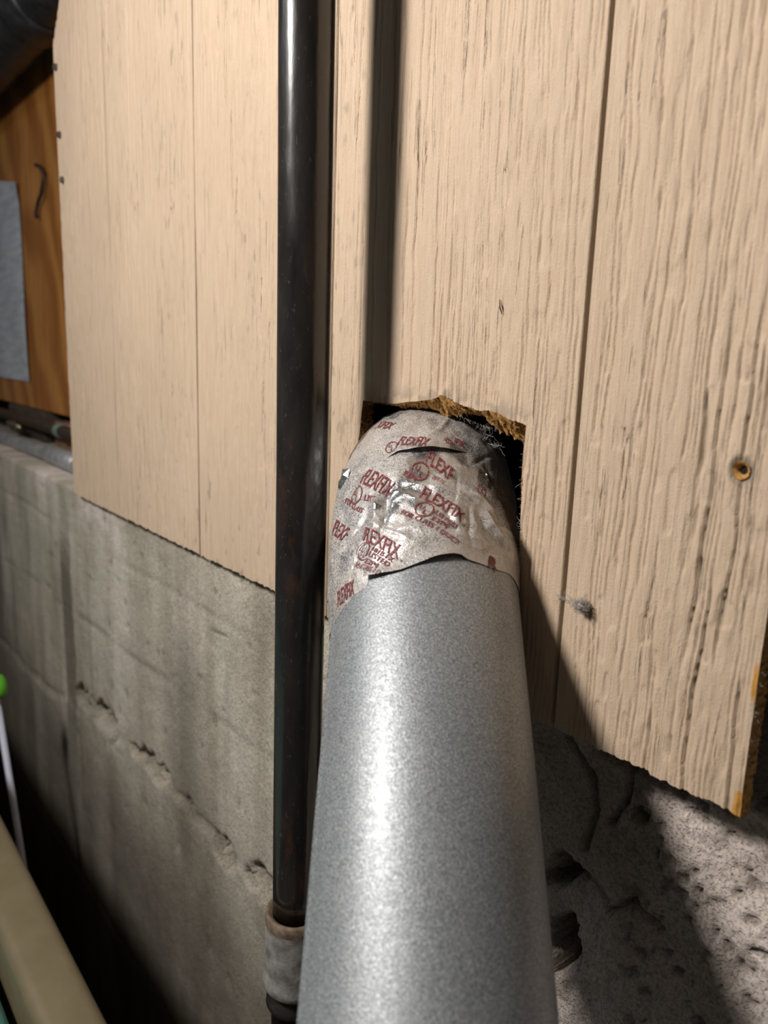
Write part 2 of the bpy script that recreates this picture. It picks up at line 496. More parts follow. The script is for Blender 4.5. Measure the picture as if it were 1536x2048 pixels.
# nails on the far edge, screw hole ring
for px, py in ((111, 136), (119, 271), (125, 361)):
    p = at(px, py); bm = bmesh.new()
    bmesh.ops.create_cone(bm, cap_ends=True, segments=12, radius1=.0042, radius2=.0036, depth=.004)
    bmesh.ops.rotate(bm, verts=bm.verts, matrix=Matrix.Rotation(math.pi/2, 3, 'X'))
    bmesh.ops.translate(bm, verts=bm.verts, vec=(p[0]+.003, -.001, p[2]))
    bm_obj('nail_head', bm, M_STEEL, siding)
Vr = []; seg = 28
prof = [(.0036, .0006), (.0031, .0010), (.0023, .0018), (.0018, .0030), (.0014, .0048)]
for r, y in prof:
    for k in range(seg):
        a = 2*math.pi*k/seg; q = r*(1+.12*(rnd.random()-.5))
        Vr.append((.6893+q*math.cos(a), y, .1425+q*math.sin(a)*1.05))
mesh_obj('screw_hole_ring', Vr, grid_faces(len(prof), seg, True), MC, siding)
bm = bmesh.new(); bmesh.ops.create_circle(bm, cap_ends=True, segments=16, radius=.0019)
bmesh.ops.rotate(bm, verts=bm.verts, matrix=Matrix.Rotation(math.pi/2, 3, 'X'))
bmesh.ops.translate(bm, verts=bm.verts, vec=(.6893, .0034, .1425)); bm_obj('screw_hole_bottom', bm, M_DARK, siding)
# splinter
p = at(1005, 615)
Vt, Ft = tube([p+np.array([-.0016, -.0006, .0040]), p+np.array([-.0004, -.0016, 0]), p+np.array([.0006, -.0006, -.0035])], [.0002, .0004, .0002], 6)
mesh_obj('splinter', Vt, Ft, M_WIRE, siding)

def hair(p, d, L, curl, n=5):
    pts = [np.array(p, float)]; d = np.array(d, float)
    for _ in range(n):
        d = d/np.linalg.norm(d)+curl*(R_.rand(3)-.5); pts.append(pts[-1]+d/np.linalg.norm(d)*L/n)
    return pts
def hairs(name, strands, rad, mat, parent=None):
    V = []; F = []
    for pts in strands:
        v, f = tube(pts, [rad]*(len(pts)-1)+[rad*.4], 4, False); o = len(V)
        V += v; F += [tuple(i+o for i in q) for q in f]
    return mesh_obj(name, V, F, mat, parent)
st = []
for k in range(190):                                        # fuzzy lint along the right and upper rim of the hole
    t = rnd.random(); z = .062+.086*t
    xr = np.interp(z, [p[1] for p in hp[22:32]][::-1], [p[0] for p in hp[22:32]][::-1])
    st.append(hair((xr+.0006, rnd.random()*TH*.8, z), (-1, .3*(rnd.random()-.5), .8*(rnd.random()-.5)), .0012+.0038*rnd.random()**2, .9))
for k in range(110):
    i = rnd.randrange(12, 22); t = rnd.random(); p = HP[i]*(1-t)+HP[i+1]*t
    st.append(hair((p[0], TH, p[1]-.009), (rnd.random()-.5, .2, -1), .001+.003*rnd.random()**2, .9))
o = hairs('lint_fringe', st, .00008, M_LINT, siding); o['kind'] = 'stuff'
st = []
for py in (1420, 1436, 1475, 1370, 1345, 1508):
    c = at(1497-(py-1400)*.13, py)
    for k in range(12): st.append(hair((X1-.0005, .001+.005*rnd.random(), c[2]+.003*(rnd.random()-.5)), (1, -.4, rnd.random()-.5), .001+.0028*rnd.random(), 1.5))
o = hairs('edge_lint', st, .00007, M_LINT, siding); o['kind'] = 'stuff'

# ------------------------------------------------------------------ concrete foundation wall
cxs = np.concatenate([np.arange(-1.7, -.3, .012), np.arange(-.3, .5, .0042), np.arange(.5, .80, .0016), np.arange(.80, 1.5, .02)])
czs = np.concatenate([np.arange(-1.05, -.6, .015), np.arange(-.6, -.2, .0042), np.arange(-.2, .0005, .0020)]); czs[-1] = 0
AX, AZ = np.meshgrid(cxs, czs, indexing='ij')
rough = sstep(.42, .60, AX)
y = .0105 + .004*(fbm(AX*5, AZ*5, 101, 3)-.5) + .0022*(fbm(AX*40, AZ*40, 103, 4)-.5)*(1+2.5*rough)
y += rough*(.016*(fbm(AX*16, AZ*13, 105, 4)-.5)+.007*(fbm(AX*55, AZ*45, 106, 3)-.5))
zl = np.interp(AX, [-1.7, -.62, -.34, -.13, .06, .23, .32, .6, 1.5], [-.40, -.368, -.349, -.305, -.294, -.294, -.287, -.27, -.25])
zl = zl+.016*(fbm(AX*26, AX*0, 107, 3)-.5)
below = sstep(.004, -.004, AZ-zl) if False else 1-sstep(-.004, .004, AZ-zl)
left = 1-sstep(.40, .52, AX)
y -= .0025*below*left*(.4+1.2*fbm(AX*30, AZ*20, 127, 2))
seam = np.exp(-((AZ-zl)/.006)**2)*left
dirt_shade = .35*seam*sstep(.4, .6, fbm(AX*40, AZ*40, 109, 3))
y += .005*seam*sstep(.4, .65, fbm(AX*30, AZ*60, 110, 3))
for (px, py, rx, rz, dep) in ((165, 1398, .022, .012, .018), (205, 1432, .026, .012, .02), (222, 1462, .012, .020, .016), (300, 1530, .024, .011, .022), (328, 1555, .012, .008, .014),
                              (378, 1612, .006, .004, .012), (432, 1690, .007, .011, .018), (452, 1712, .007, .013, .018), (515, 1752, .008, .010, .018), (535, 1785, .010, .014, .022),
                              (268, 1500, .010, .006, .012), (495, 1760, .006, .006, .012)):
    c = at(px, py, 1, .008)
    rx *= 1.5; rz *= 1.25; dep *= 1.3
    q = ((AX-c[0])/rx)**2+((AZ-c[2])/rz)**2 + 2.4*(fbm(AX*110, AZ*110, 111, 3)-.5)
    w = 1-sstep(.35, 1.15, q)
    y += dep*w; dirt_shade = np.maximum(dirt_shade, .75*w)
# formwork lines
for (z0, z1, a) in ((-.192, -.158, .5), (-.065, -.060, .12)):
    zz = np.interp(AX, [-.65, .33], [z0, z1])+.006*(fbm(AX*9, AX*0, 113, 2)-.5)
    ln = np.exp(-((AZ-zz)/.0045)**2)*left*sstep(.30, .6, fbm(AX*7, AZ*7, 114, 2))
    y += .0012*ln; dirt_shade = np.maximum(dirt_shade, a*.75*ln)
for (px, py, dx, dz) in ((437, 1266, .015, -.0035),):       # short scratch
    c = at(px, py, 1, .01); t = np.clip((AX-c[0]+dx)/(2*dx), 0, 1)
    dd = np.hypot(np.maximum(np.abs(AX-c[0])-dx, 0), AZ-c[2]+dz*(2*t-1)*.5)
    w = np.exp(-(dd/.0016)**2); y += .001*w; dirt_shade = np.maximum(dirt_shade, .7*w)
# dark vertical streaks on the far half
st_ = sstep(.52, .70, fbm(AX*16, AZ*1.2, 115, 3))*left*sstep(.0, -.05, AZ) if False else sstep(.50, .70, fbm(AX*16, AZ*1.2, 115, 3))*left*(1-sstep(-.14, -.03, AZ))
dirt_shade = np.maximum(dirt_shade, .66*st_)
w = np.exp(-((AX-.145-.02*(fbm(AZ*9, AZ*0, 117, 2)-.5))/.035)**2)*(1-sstep(-.16, -.05, AZ))
dirt_shade = np.maximum(dirt_shade, .5*w)
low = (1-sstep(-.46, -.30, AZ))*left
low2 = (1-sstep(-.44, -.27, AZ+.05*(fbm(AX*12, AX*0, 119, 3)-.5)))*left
dirt_shade = np.maximum(dirt_shade, .72*low2*(.75+.25*sstep(.3, .6, fbm(AX*14, AZ*2, 118, 3))))  # shade low on the wall, painted into the colour
# broken, crumbling part by the duct: cavities, gap under the sheet, lip further right
for (X_, Z_, rx, rz, dep) in ((.606, -.092, .012, .012, .024), (.616, -.134, .010, .016, .026), (.648, -.040, .003, .004, .007), (.660, -.055, .002, .003, .008)):
    q = ((AX-X_)/rx)**2+((AZ-Z_)/rz)**2+3.6*(fbm(AX*75, AZ*75, 121, 3)-.5)
    w = 1-sstep(.3, 1.1, q); y += dep*w; dirt_shade = np.maximum(dirt_shade, .7*w)
y += .010*sstep(.50, .60, AX)*(1-.8*sstep(-.02, -.004, AZ)*sstep(.66, .69, AX))
y += .030*np.exp(-((AX-.648)/.022)**4)*sstep(-.020, -.010, AZ)
y += .002*sstep(-.004, 0, AZ)
for (pts, wd_) in ((((.60, -.012), (.618, -.030), (.625, -.050), (.620, -.075)), .0016), (((.640, -.012), (.641, -.035), (.634, -.052)), .0014),
                   (((.622, -.09), (.640, -.100), (.652, -.085), (.668, -.092)), .0014)):
    for a, b in zip(pts[:-1], pts[1:]):
        a = np.array(a); b = np.array(b); ab = b-a
        t = np.clip(((AX-a[0])*ab[0]+(AZ-a[1])*ab[1])/(ab@ab), 0, 1)
        d = np.hypot(AX-a[0]-ab[0]*t, AZ-a[1]-ab[1]*t)+.002*(fbm(AX*160, AZ*160, 123, 2)-.5)
        w = np.exp(-(d/wd_)**2); y += .006*w; dirt_shade = np.maximum(dirt_shade, .6*w)
pit = sstep(.66, .76, fbm(AX*150, AZ*150, 125, 2))*sstep(.62, .68, AX)
y += .003*pit; dirt_shade = np.maximum(dirt_shade, .55*pit)
for k in range(90):                                         # bug holes of the cast face
    X_ = rnd.uniform(-.35, .42); Z_ = rnd.uniform(-.45, -.01); r = .002+.003*rnd.random()**2
    w = np.exp(-(((AX-X_)/r)**2+((AZ-Z_)/(r*1.4))**2)); y += .003*w; dirt_shade = np.maximum(dirt_shade, .6*w)
nX, nZ = AX.shape
V = np.stack([AX.ravel(), y.ravel(), AZ.ravel()], 1)
a = (np.arange(nX-1)[:, None]*nZ+np.arange(nZ-1)[None]).ravel()
F = np.stack([a, a+nZ, a+nZ+1, a+1], 1)
base = len(V)                                               # top of the wall, running back under the sheet
Vt = [(x_, .16, .002) for x_ in cxs]
V = np.concatenate([V, np.array(Vt)])
tp = np.arange(nX)*nZ+nZ-1
F = np.concatenate([F, np.stack([tp[:-1], tp[1:], base+np.arange(1, nX), base+np.arange(nX-1)], 1)])
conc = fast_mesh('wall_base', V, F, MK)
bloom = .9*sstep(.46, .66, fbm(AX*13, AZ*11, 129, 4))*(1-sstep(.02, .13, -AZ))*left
vattr(conc, 'cool', np.concatenate([np.maximum(sstep(.50, .62, AX), bloom).ravel(), np.zeros(nX)]))  # right part cooler, and painted brighter to offset lamp falloff; pale bloom
vattr(conc, 'dirt_shade', np.concatenate([dirt_shade.ravel(), np.full(nX, .2)]))
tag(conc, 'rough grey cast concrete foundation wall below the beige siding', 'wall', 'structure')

# dark cavity behind the sheet
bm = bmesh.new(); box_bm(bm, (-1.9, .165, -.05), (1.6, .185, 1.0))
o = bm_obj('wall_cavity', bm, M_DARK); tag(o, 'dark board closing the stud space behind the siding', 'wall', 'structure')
bm = bmesh.new(); box_bm(bm, (-2.2, -3.2, -1.10), (2.2, .3, -1.05))
o = bm_obj('floor', bm, m_simple('floor_concrete', (.16, .15, .14), (.22, .21, .2), 6, rough=.9)); tag(o, 'grey concrete floor below the duct', 'floor', 'structure')

# ------------------------------------------------------------------ black iron pipe
PXC, PYC, PR = .4462, -.0480, .0156
gp = empty('gas_pipe', (PXC, PYC, -1.045))
tag(gp, 'black iron pipe standing upright in front of the siding', 'pipe')
zz = np.linspace(-.192, .95, 60)
Vp, Fp = tube([(PXC+.0006*math.sin(z_*9), PYC, z_) for z_ in zz], PR, 48)
keep(mesh_obj('pipe', Vp, Fp, MP), gp)
prof = [(.0158, -.1915), (.0176, -.1900), (.0198, -.1895), (.0206, -.1912), (.0208, -.1945), (.0206, -.1975)]
def lathe(prof, seg=48, jit=0):
    V = []
    for r, z_ in prof:
        for k in range(seg):
            a_ = 2*math.pi*k/seg; q = r*(1+jit*(rnd.random()-.5)); V.append((PXC-.0004+q*math.cos(a_), PYC+q*math.sin(a_), z_))
    return V, grid_faces(len(prof), seg, True)
v, f = lathe(prof); keep(mesh_obj('rusty_rim', v, f, M_RUSTY), gp)['label'] = 'rusty brown rim of the coupling'
prof = [(.0206, -.1975), (.0203, -.200), (.0207, -.204), (.0207, -.232), (.0210, -.236), (.0220, -.239), (.0224, -.242), (.0220, -.245), (.0206, -.247), (.0172, -.248)]
v, f = lathe(prof); keep(mesh_obj('coupling', v, f, M_ZINC), gp)['label'] = 'grey galvanised coupling'
prof = [(.0176, -.246), (.0180, -.250), (.0172, -.254), (.0196, -.257), (.0200, -.261), (.0186, -.264), (.0164, -.266), (.0160, -.30), (.0160, -1.045)]
v, f = lathe(prof); keep(mesh_obj('lower_pipe', v, f, MP), gp)

# ------------------------------------------------------------------ galvanised duct with its elbow and foil tape
DA = np.array([.6776296, -.14237219, -.08138182]); DD = np.array([-.59223886, .49088136, .63897467]); DD /= np.linalg.norm(DD)
DR, S0, RB = .0485, .25, .10
EE = np.array([-.7, .65, -.3]); EE /= np.linalg.norm(EE)
TH_B = math.acos(DD@EE); N1 = EE-(EE@DD)*DD; N1 /= np.linalg.norm(N1); BB = np.cross(DD, N1)
S_END = S0+RB*TH_B+.02
def duct_pt(s, phi, r):
    """point of the duct's skin: s metres along its axis, phi round it (0 on the outside of the bend, towards the viewer)"""
    s = np.asarray(s, float); phi = np.asarray(phi, float)
    a_ = np.clip((s-S0)/RB, 0, TH_B); ca, sa = np.cos(a_)[..., None], np.sin(a_)[..., None]
    P = DA+DD*np.minimum(s, S0)[..., None]+RB*(sa*DD+(1-ca)*N1)
    d = ca*DD+sa*N1; n = -sa*DD+ca*N1
    P = P+d*np.maximum(s-S0-RB*TH_B, 0)[..., None]
    return P+np.asarray(r)[..., None]*(-np.cos(phi)[..., None]*n+SGN*np.sin(phi)[..., None]*BB)
SGN = 1.0
_a = project(duct_pt(np.array(.15), np.array(.5), np.array(DR)))[0]; _b = project(duct_pt(np.array(.15), np.array(-.5), np.array(DR)))[0]
if _a < _b: SGN = -1.0                                     # phi grows towards the right of the view
duct = empty('dryer_duct', tuple(DA+DD*.15))
tag(duct, 'round galvanised metal duct rising into the torn hole, end wrapped in printed foil tape', 'duct')

def sheet(name, sv, pv, rad, mat, wrap=False, parent=duct, thick=0):
    """sv, pv, rad: 2-D arrays"""
    P = duct_pt(sv, pv, rad); n, m_ = sv.shape
    o = mesh_obj(name, P.reshape(-1, 3), grid_faces(n, m_, wrap), mat)
    if thick:
        md = o.modifiers.new('thickness', 'SOLIDIFY'); md.thickness = thick; md.offset = -1
    if parent is not None: keep(o, parent)
    return o
sv, pv = np.meshgrid(np.concatenate([np.linspace(-1.2, S0, 150), np.linspace(S0, S_END, 40)[1:]]), np.linspace(-math.pi, math.pi, 160, endpoint=False), indexing='ij')
rad = np.full(sv.shape, DR)+.00022*(fbm(sv*14, pv*1.5, 131, 3)-.5)*2
# lock seam on the left flank
ps = -1.22
rad += .0011*np.exp(-((pv-ps)/.035)**4)
sheet('pipe_section', sv, pv, rad, MG, True, thick=.0005)

# lookup of (s, phi) for a photo pixel on the skin of the taped end
_sg, _pg = np.meshgrid(np.linspace(.10, S_END, 420), np.linspace(-2.4, 2.4, 700), indexing='ij')
def lut(r):
    P = duct_pt(_sg, _pg, np.full(_sg.shape, r)); x_, y_, d_ = project(P)
    return x_, y_, d_
_LX, _LY, _LD = lut(DR+.003)
def on_tape(px, py):
    e = np.hypot(_LX-px, _LY-py)
    m_ = e < e.min()+2.5
    k = np.argmin(np.where(m_, _LD+.002*e, 1e9)); k = np.unravel_index(k, e.shape)
    return _sg[k], _pg[k]
RT = DR+.003
def uv(px, py):
    s_, p_ = on_tape(px, py); return np.array([RT*p_, s_])

def seg_dist(U, Vv, pts):
    best = None; tt = None
    L = [0]
    for a_, b_ in zip(pts[:-1], pts[1:]): L.append(L[-1]+np.hypot(*(b_-a_)))
    for k, (a_, b_) in enumerate(zip(pts[:-1], pts[1:])):
        ab = b_-a_; t = np.clip(((U-a_[0])*ab[0]+(Vv-a_[1])*ab[1])/(ab@ab+1e-12), 0, 1)
        d = np.hypot(U-a_[0]-ab[0]*t, Vv-a_[1]-ab[1]*t); l = (L[k]+t*(L[k+1]-L[k]))/L[-1]
        if best is None: best, tt = d, l
        else:
            m_ = d < best; best = np.where(m_, d, best); tt = np.where(m_, l, tt)
    return best, tt
CREASES = []
def crease(px_pts, w, amp, fade=True): CREASES.append(([uv(*p) for p in px_pts], w, amp, fade))
crease([(962, 1028), (970, 1058), (990, 1084), (1022, 1106)], .0026, -.0030)
crease([(972, 1020), (985, 1050), (1003, 1076), (1022, 1100)], .0024, .0022)
crease([(975, 1101), (1000, 1102), (1025, 1104)], .0014, -.0018)
crease([(905, 1000), (915, 1050), (930, 1100)], .0020, .0012)
crease([(940, 1010), (938, 1060), (950, 1100)], .0012, -.0010)
crease([(768, 950), (754, 990), (748, 1060), (742, 1150)], .0026, .0013)
crease([(785, 965), (772, 1000), (765, 1050)], .0026, -.0018)
crease([(800, 960), (840, 968), (900, 985), (950, 1010)], .0018, .0016)
crease([(860, 985), (890, 1020), (925, 1080)], .0020, -.0010)
crease([(700, 930), (730, 960), (760, 975)], .0016, .0012)
crease([(690, 965), (720, 945), (770, 918)], .0012, .0010)
crease([(905, 930), (930, 935), (970, 950), (985, 965)], .0024, .0024)
crease([(900, 950), (935, 958), (965, 975)], .0022, -.0022)
crease([(935, 985), (965, 1000), (990, 1030)], .0022, .0018)
crease([(900, 835), (880, 860), (850, 880)], .0014, .0012)
crease([(840, 830), (835, 870), (820, 890)], .0030, -.0012)
crease([(665, 1040), (668, 1100), (664, 1180)], .0022, .0010)
crease([(680, 1000), (690, 1060), (685, 1120)], .0030, -.0010)
rr_ = random.Random(21)
for k in range(46):
    c = np.array([rr_.uniform(-.075, .075), rr_.uniform(.21, S_END-.02)]); a_ = rr_.uniform(0, math.pi); L = rr_.uniform(.006, .02)
    v_ = np.array([math.cos(a_), math.sin(a_)])*L; mid = c+np.array([rr_.uniform(-1, 1), rr_.uniform(-1, 1)])*L*.15
    CREASES.append(([c-v_, mid, c+v_], rr_.uniform(.0008, .0018), rr_.choice((-1, 1))*rr_.uniform(.0003, .0009), True))
def tape_h(s_, p_):
    U = RT*p_; h = .0022+.0026*(fbm(U*38, s_*38, 141, 3)-.5)+.0012*(1-np.abs(2*fbm(U*95, s_*95, 143, 2)-1)-.5)
    for pts, w, amp, fade in CREASES:
        d, t = seg_dist(U, s_, pts); prof_ = np.maximum(0, 1-d/(2*w))**1.5
        h = h+amp*prof_*(np.sin(math.pi*np.clip(t, .02, .98))**.5 if fade else 1)
    h = h+.0028*sstep(-.85, -1.5, p_)*0+.0026*(1-sstep(-1.7, -.9, p_))*(1-sstep(.27, .31, s_))
    lo = sstep(.195, .235, s_)
    return np.maximum(h*(.35+.65*lo), .0006)
CLEAN = [((845, 925), .013, .9), ((915, 915), .010, .8), ((800, 985), .011, .95), ((790, 1000), .010, .9), ((835, 1000), .011, .85), ((758, 1010), .005, .9),
         ((775, 1035), .006, .7), ((747, 1120), .003, .6), ((960, 955), .008, .6), ((975, 960), .005, .8), ((790, 830), .006, .6), ((728, 1040), .006, .35), ((690, 1120), .009, .45)]
CL = [(uv(*p), r, a_) for p, r, a_ in CLEAN]
def clean_at(s_, p_):
    U = RT*p_; c = np.zeros_like(U)
    n = 1.1*(fbm(U*180, s_*180, 151, 3)-.5)
    for q, r, a_ in CL: c = np.maximum(c, a_*(1-sstep(.45, 1.0, np.hypot(U-q[0], s_-q[1])/r+n)))
    return c

def strip_tape(name, low_px, s_top, extra, lift_fn=None, p_rng=None, ns=110, nphi=260, label=None, e0=.10):
    q = np.array([uv(*p) for p in low_px]); q = q[np.argsort(q[:, 0])]
    ph = q[:, 0]/RT; p0, p1 = (ph[0], ph[-1]) if p_rng is None else p_rng
    pp = np.linspace(p0, p1, nphi); lo = np.interp(pp, ph, q[:, 1])
    hi = s_top(pp) if callable(s_top) else np.full_like(pp, s_top)
    t = np.linspace(0, 1, ns)**1.35
    sv = lo[None]+t[:, None]*(hi-lo)[None]; pv = np.repeat(pp[None], ns, 0)
    edge = lambda d_: e0+(1-e0)*sstep(0, .014, d_)
    h = tape_h(sv, pv)*edge(sv-lo[None])+extra
    if lift_fn is not None: h = h+lift_fn(pp)[None]*np.exp(-((sv-lo[None])/.009)**1.3)
    o = sheet(name, sv, pv, DR+h, MT, thick=.00018)
    vattr(o, 'clean', clean_at(sv, pv))
    if label: o['label'] = label
    return o, (lambda s_, p_: tape_h(s_, p_)*edge(s_-np.interp(p_, ph, q[:, 1]))+extra+((lift_fn(p_)*np.exp(-(np.maximum(s_-np.interp(p_, ph, q[:, 1]), 0)/.009)**1.3)) if lift_fn is not None else 0))
# first wrap, under the others; its lower edge shows at the left
low1 = [(659, 1243), (664, 1232), (672, 1219), (683, 1205), (700, 1187), (714, 1176), (724, 1169), (735, 1140), (770, 1120), (860, 1090), (940, 1092), (985, 1112), (1025, 1130)]
t1, h1 = strip_tape('foil_tape_wrap', low1, S_END-.004, 0.0, None, (-2.3, 2.3), 150, 330, None, .30)
# second wrap with its lifted lower edge
low2 = [(727, 1153), (745, 1149), (760, 1145), (780, 1139), (800, 1133), (825, 1125), (850, 1118), (872, 1111), (890, 1108), (908, 1106), (925, 1107), (938, 1113), (950, 1118), (985, 1128), (1008, 1137), (1030, 1146)]
pA = on_tape(727, 1153)[1]; pB = on_tape(800, 1133)[1]; pC = on_tape(890, 1108)[1]; pD = on_tape(945, 1117)[1]
lift2 = lambda p_: .0030*np.exp(-((p_-pA)/.30)**2)+.0026*np.exp(-((p_-pC)/.22)**2)
s2t = np.array([uv(775, 985), uv(850, 965), uv(930, 960), uv(990, 990)]); s2t = s2t[np.argsort(s2t[:, 0])]
t2, h2 = strip_tape('foil_tape_flap', low2, lambda p_: np.interp(p_, s2t[:, 0]/RT, s2t[:, 1]), .0004, lift2, (pA, 1.75), 90, 220, 'foil tape wrap with a lifted lower edge')
# upper wrap round the bend
low3 = [(680, 985), (692, 966), (705, 952), (722, 940), (740, 931), (757, 923), (773, 916), (797, 906), (822, 904), (848, 903), (880, 902), (910, 902), (934, 904), (955, 915), (973, 929), (985, 945)]
pE = on_tape(850, 904)[1]
lift3 = lambda p_: .0043*np.exp(-((p_-pE)/.36)**2)
t3, h3 = strip_tape('foil_tape_top', low3, S_END-.002, .0009, lift3, (-2.2, 2.0), 90, 240, 'upper foil tape wrap round the bend', .40)

# print on the tape -------------------------------------------------
_fonts = {}
def text_mesh(body, shear=0.0, bold=0.0):
    cu = bpy.data.curves.new('t', 'FONT'); cu.body = body; cu.resolution_u = 2; cu.shear = shear; cu.offset = bold; cu.size = 1
    o = bpy.data.objects.new('t', cu); col.objects.link(o)
    dg = bpy.context.evaluated_depsgraph_get(); me = bpy.data.meshes.new_from_object(o.evaluated_get(dg))
    bm = bmesh.new(); bm.from_mesh(me); bmesh.ops.triangulate(bm, faces=bm.faces)
    bpy.data.objects.remove(o); bpy.data.curves.remove(cu); bpy.data.meshes.remove(me)
    for _ in range(4):
        e = [e for e in bm.edges if e.calc_length() > .14]
        if not e: break
        bmesh.ops.subdivide_edges(bm, edges=e, cuts=1); bmesh.ops.triangulate(bm, faces=bm.faces)
    v = np.array([v.co[:2] for v in bm.verts]); f = [tuple(x.index for x in fc.verts) for fc in bm.faces]
    bm.verts.index_update(); bm.free()
    return v, f
def ring_mesh(r0, r1, seg=36):
    V = []
    for k in range(seg):
        a_ = 2*math.pi*k/seg
        for r in (r0, (r0+r1)/2, r1): V.append((r*math.cos(a_), r*math.sin(a_)))
    F = []
    for k in range(seg):
        for j in range(2):
            a_ = 3*k+j; b_ = 3*((k+1) % seg)+j; F.append((a_, b_, b_+1, a_+1))
    return np.array(V), F
class Print:
    def __init__(s): s.V = []; s.F = []
    def put(s, v, f, o, ex, ey, sx, sy, hfn):
        q = o+v[:, :1]*sx*ex+v[:, 1:2]*sy*ey
        ph = q[:, 0]/RT; sv = q[:, 1]
        P = duct_pt(sv, ph, DR+hfn(sv, ph)+.00042)
        n = sum(len(x) for x in s.V); s.V.append(P); s.F += [tuple(i+n for i in t) for t in f]
    def line(s, body, p0, p1, hgt, hfn, shear=0.0, bold=.02, up=None):
        """p0, p1: photo pixels of the two ends of the base line; hgt: cap height in metres"""
        a_, b_ = uv(*p0), uv(*p1); ex = (b_-a_); L = np.linalg.norm(ex); ex /= L; ey = np.array([-ex[1], ex[0]])
        if up is not None:
            c_ = uv(*up)-a_; c_ /= np.linalg.norm(c_); ey = c_
        v, f = text_mesh(body, shear, bold); w = v[:, 0].max()-v[:, 0].min(); v[:, 0] -= v[:, 0].min()
        s.put(v, f, a_, ex, ey, L/w, hgt/.70, hfn)
    def mark(s, c, right, rad_, hfn):
        a_ = uv(*c); b_ = uv(*right); ex = b_-a_; ex /= np.linalg.norm(ex); ey = np.array([-ex[1], ex[0]])
        v, f = ring_mesh(.86, 1.0); s.put(v, f, a_, ex, ey, rad_, rad_, hfn)
        for ch, (ox, oy) in (('U', (-.62, -.14)), ('L', (.02, -.58))):
            v, f = text_mesh(ch, 0, .02); v = v*.82+np.array([ox, oy]); s.put(v, f, a_, ex, ey, rad_, rad_, hfn)
    def build(s, parent):
        o = mesh_obj('printed_text', np.concatenate(s.V), s.F, MI, None, False); o.parent = parent
        o.matrix_parent_inverse = Matrix.Identity(4)
        return o
BLOCKS = [
 (t2, h2, [('FLEXFIX', (723, 1080), (795, 1117), .0080, .12, .012, (728, 1052)), ('TM', (796, 1119), (801, 1121), .0012), ('181B-FX', (743, 1102), (783, 1122), .0024),
           ('LISTED', (735, 1111), (773, 1131), .0026), ('E2P4', (728, 1124), (752, 1135), .0026), ('FOR CLASS 1 D', (703, 1131), (757, 1150), .0026)], [((725, 1100), (736, 1105), .0046)]),
 (t2, h2, [('FLEXFIX', (839, 995), (922, 1049), .0074, .10, .012, (848, 972)), ('TM', (923, 1052), (929, 1055), .0012), ('LISTED', (868, 1030), (910, 1058), .0026),
           ('E2P4', (862, 1042), (892, 1058), .0027), ('FOR CLASS 1 DUCT', (800, 1029), (914, 1090), .0028)], [((848, 1021), (866, 1030), .0048)]),
 (t2, h2, [('R', (984, 1128), (1003, 1140), .0062, .0, .04)], []),
 (t1, h1, [('FLEXFIX', (722, 967), (772, 994), .0078, .10, .012, (733, 945)), ('LIST', (727, 1000), (750, 1002), .0026), ('FOR CLASS', (690, 1006), (722, 1026), .0027)], [((714, 990), (724, 996), .0045)]),
 (t1, h1, [('FLEXF', (664, 1068), (686, 1083), .0078, .10, .012)], []),
 (t1, h1, [('FLEXFIX', (667, 1212), (701, 1184), .0085, .10, .012)], []),
 (t1, h1, [('FLEXF', (851, 924), (902, 967), .0074, .10, .012, (858, 903)), ('181B-FX', (864, 958), (886, 973), .0023), ('E2P4', (806, 950), (830, 963), .0026)], [((840, 940), (857, 950), .0048)]),
 (t1, h1, [('LO', (954, 985), (970, 999), .0060, .1, .03)], []),
 (t3, h3, [('FLEXFIX', (795, 893), (852, 904), .0066, .10, .012, (802, 880))], [((783, 895), (794, 896), .0036)]),
 (t3, h3, [('XFIX', (748, 858), (778, 858), .0062, .10, .012)], []),
 (t3, h3, [('FOR', (885, 884), (900, 897), .0040)], []),
 (t3, h3, [('FX', (908, 890), (928, 897), .0046)], []),
]
for tp_, hf, lines, marks in BLOCKS:
    P_ = Print()
    for ln in lines:
        b, p0, p1, hg = ln[:4]; sh = ln[4] if len(ln) > 4 else 0; bo = ln[5] if len(ln) > 5 else .02; up = ln[6] if len(ln) > 6 else None
        P_.line(b, p0, p1, hg, hf, sh, bo, up)
    for mk in marks: P_.mark(*mk, hf)
    P_.build(tp_)['kind'] = 'stuff'

# crumpled tabs that stand off the tape
def tab(pts_px, depth, seed, bulge):
    V = []; n = len(pts_px)
    ctr = np.mean([at(*p, 1, depth) for p in pts_px], 0)
    ring = [at(*p, 1, depth) for p in pts_px]
    V = [ctr+np.array([0, -bulge, 0])]; r2 = random.Random(seed)
    for t in (.5, 1):
        for p in ring: V.append(ctr+(p-ctr)*t+np.array([0, -bulge*(1-t)*r2.uniform(0, 1.6)+.002*(r2.random()-.5), 0]))
    F = [(0, 1+k, 1+(k+1) % n) for k in range(n)]+[(1+k, 1+n+k, 1+n+(k+1) % n, 1+(k+1) % n) for k in range(n)]
    o = mesh_obj('tape_tab', V, F, MT, None, False); md = o.modifiers.new('thickness', 'SOLIDIFY'); md.thickness = .0003
    vattr(o, 'clean', [.7]*len(V)); keep(o, duct); return o
tab([(684, 939), (697, 937), (699, 955), (697, 978), (684, 983), (678, 976), (683, 962)], -.045, 1, .003)
tab([(955, 951), (968, 942), (976, 950), (974, 965), (980, 975), (966, 970), (958, 962)], -.004, 2, .004)
tab([(657, 1185), (664, 1178), (666, 1200), (664, 1222), (657, 1216)], -.078, 3, .002)

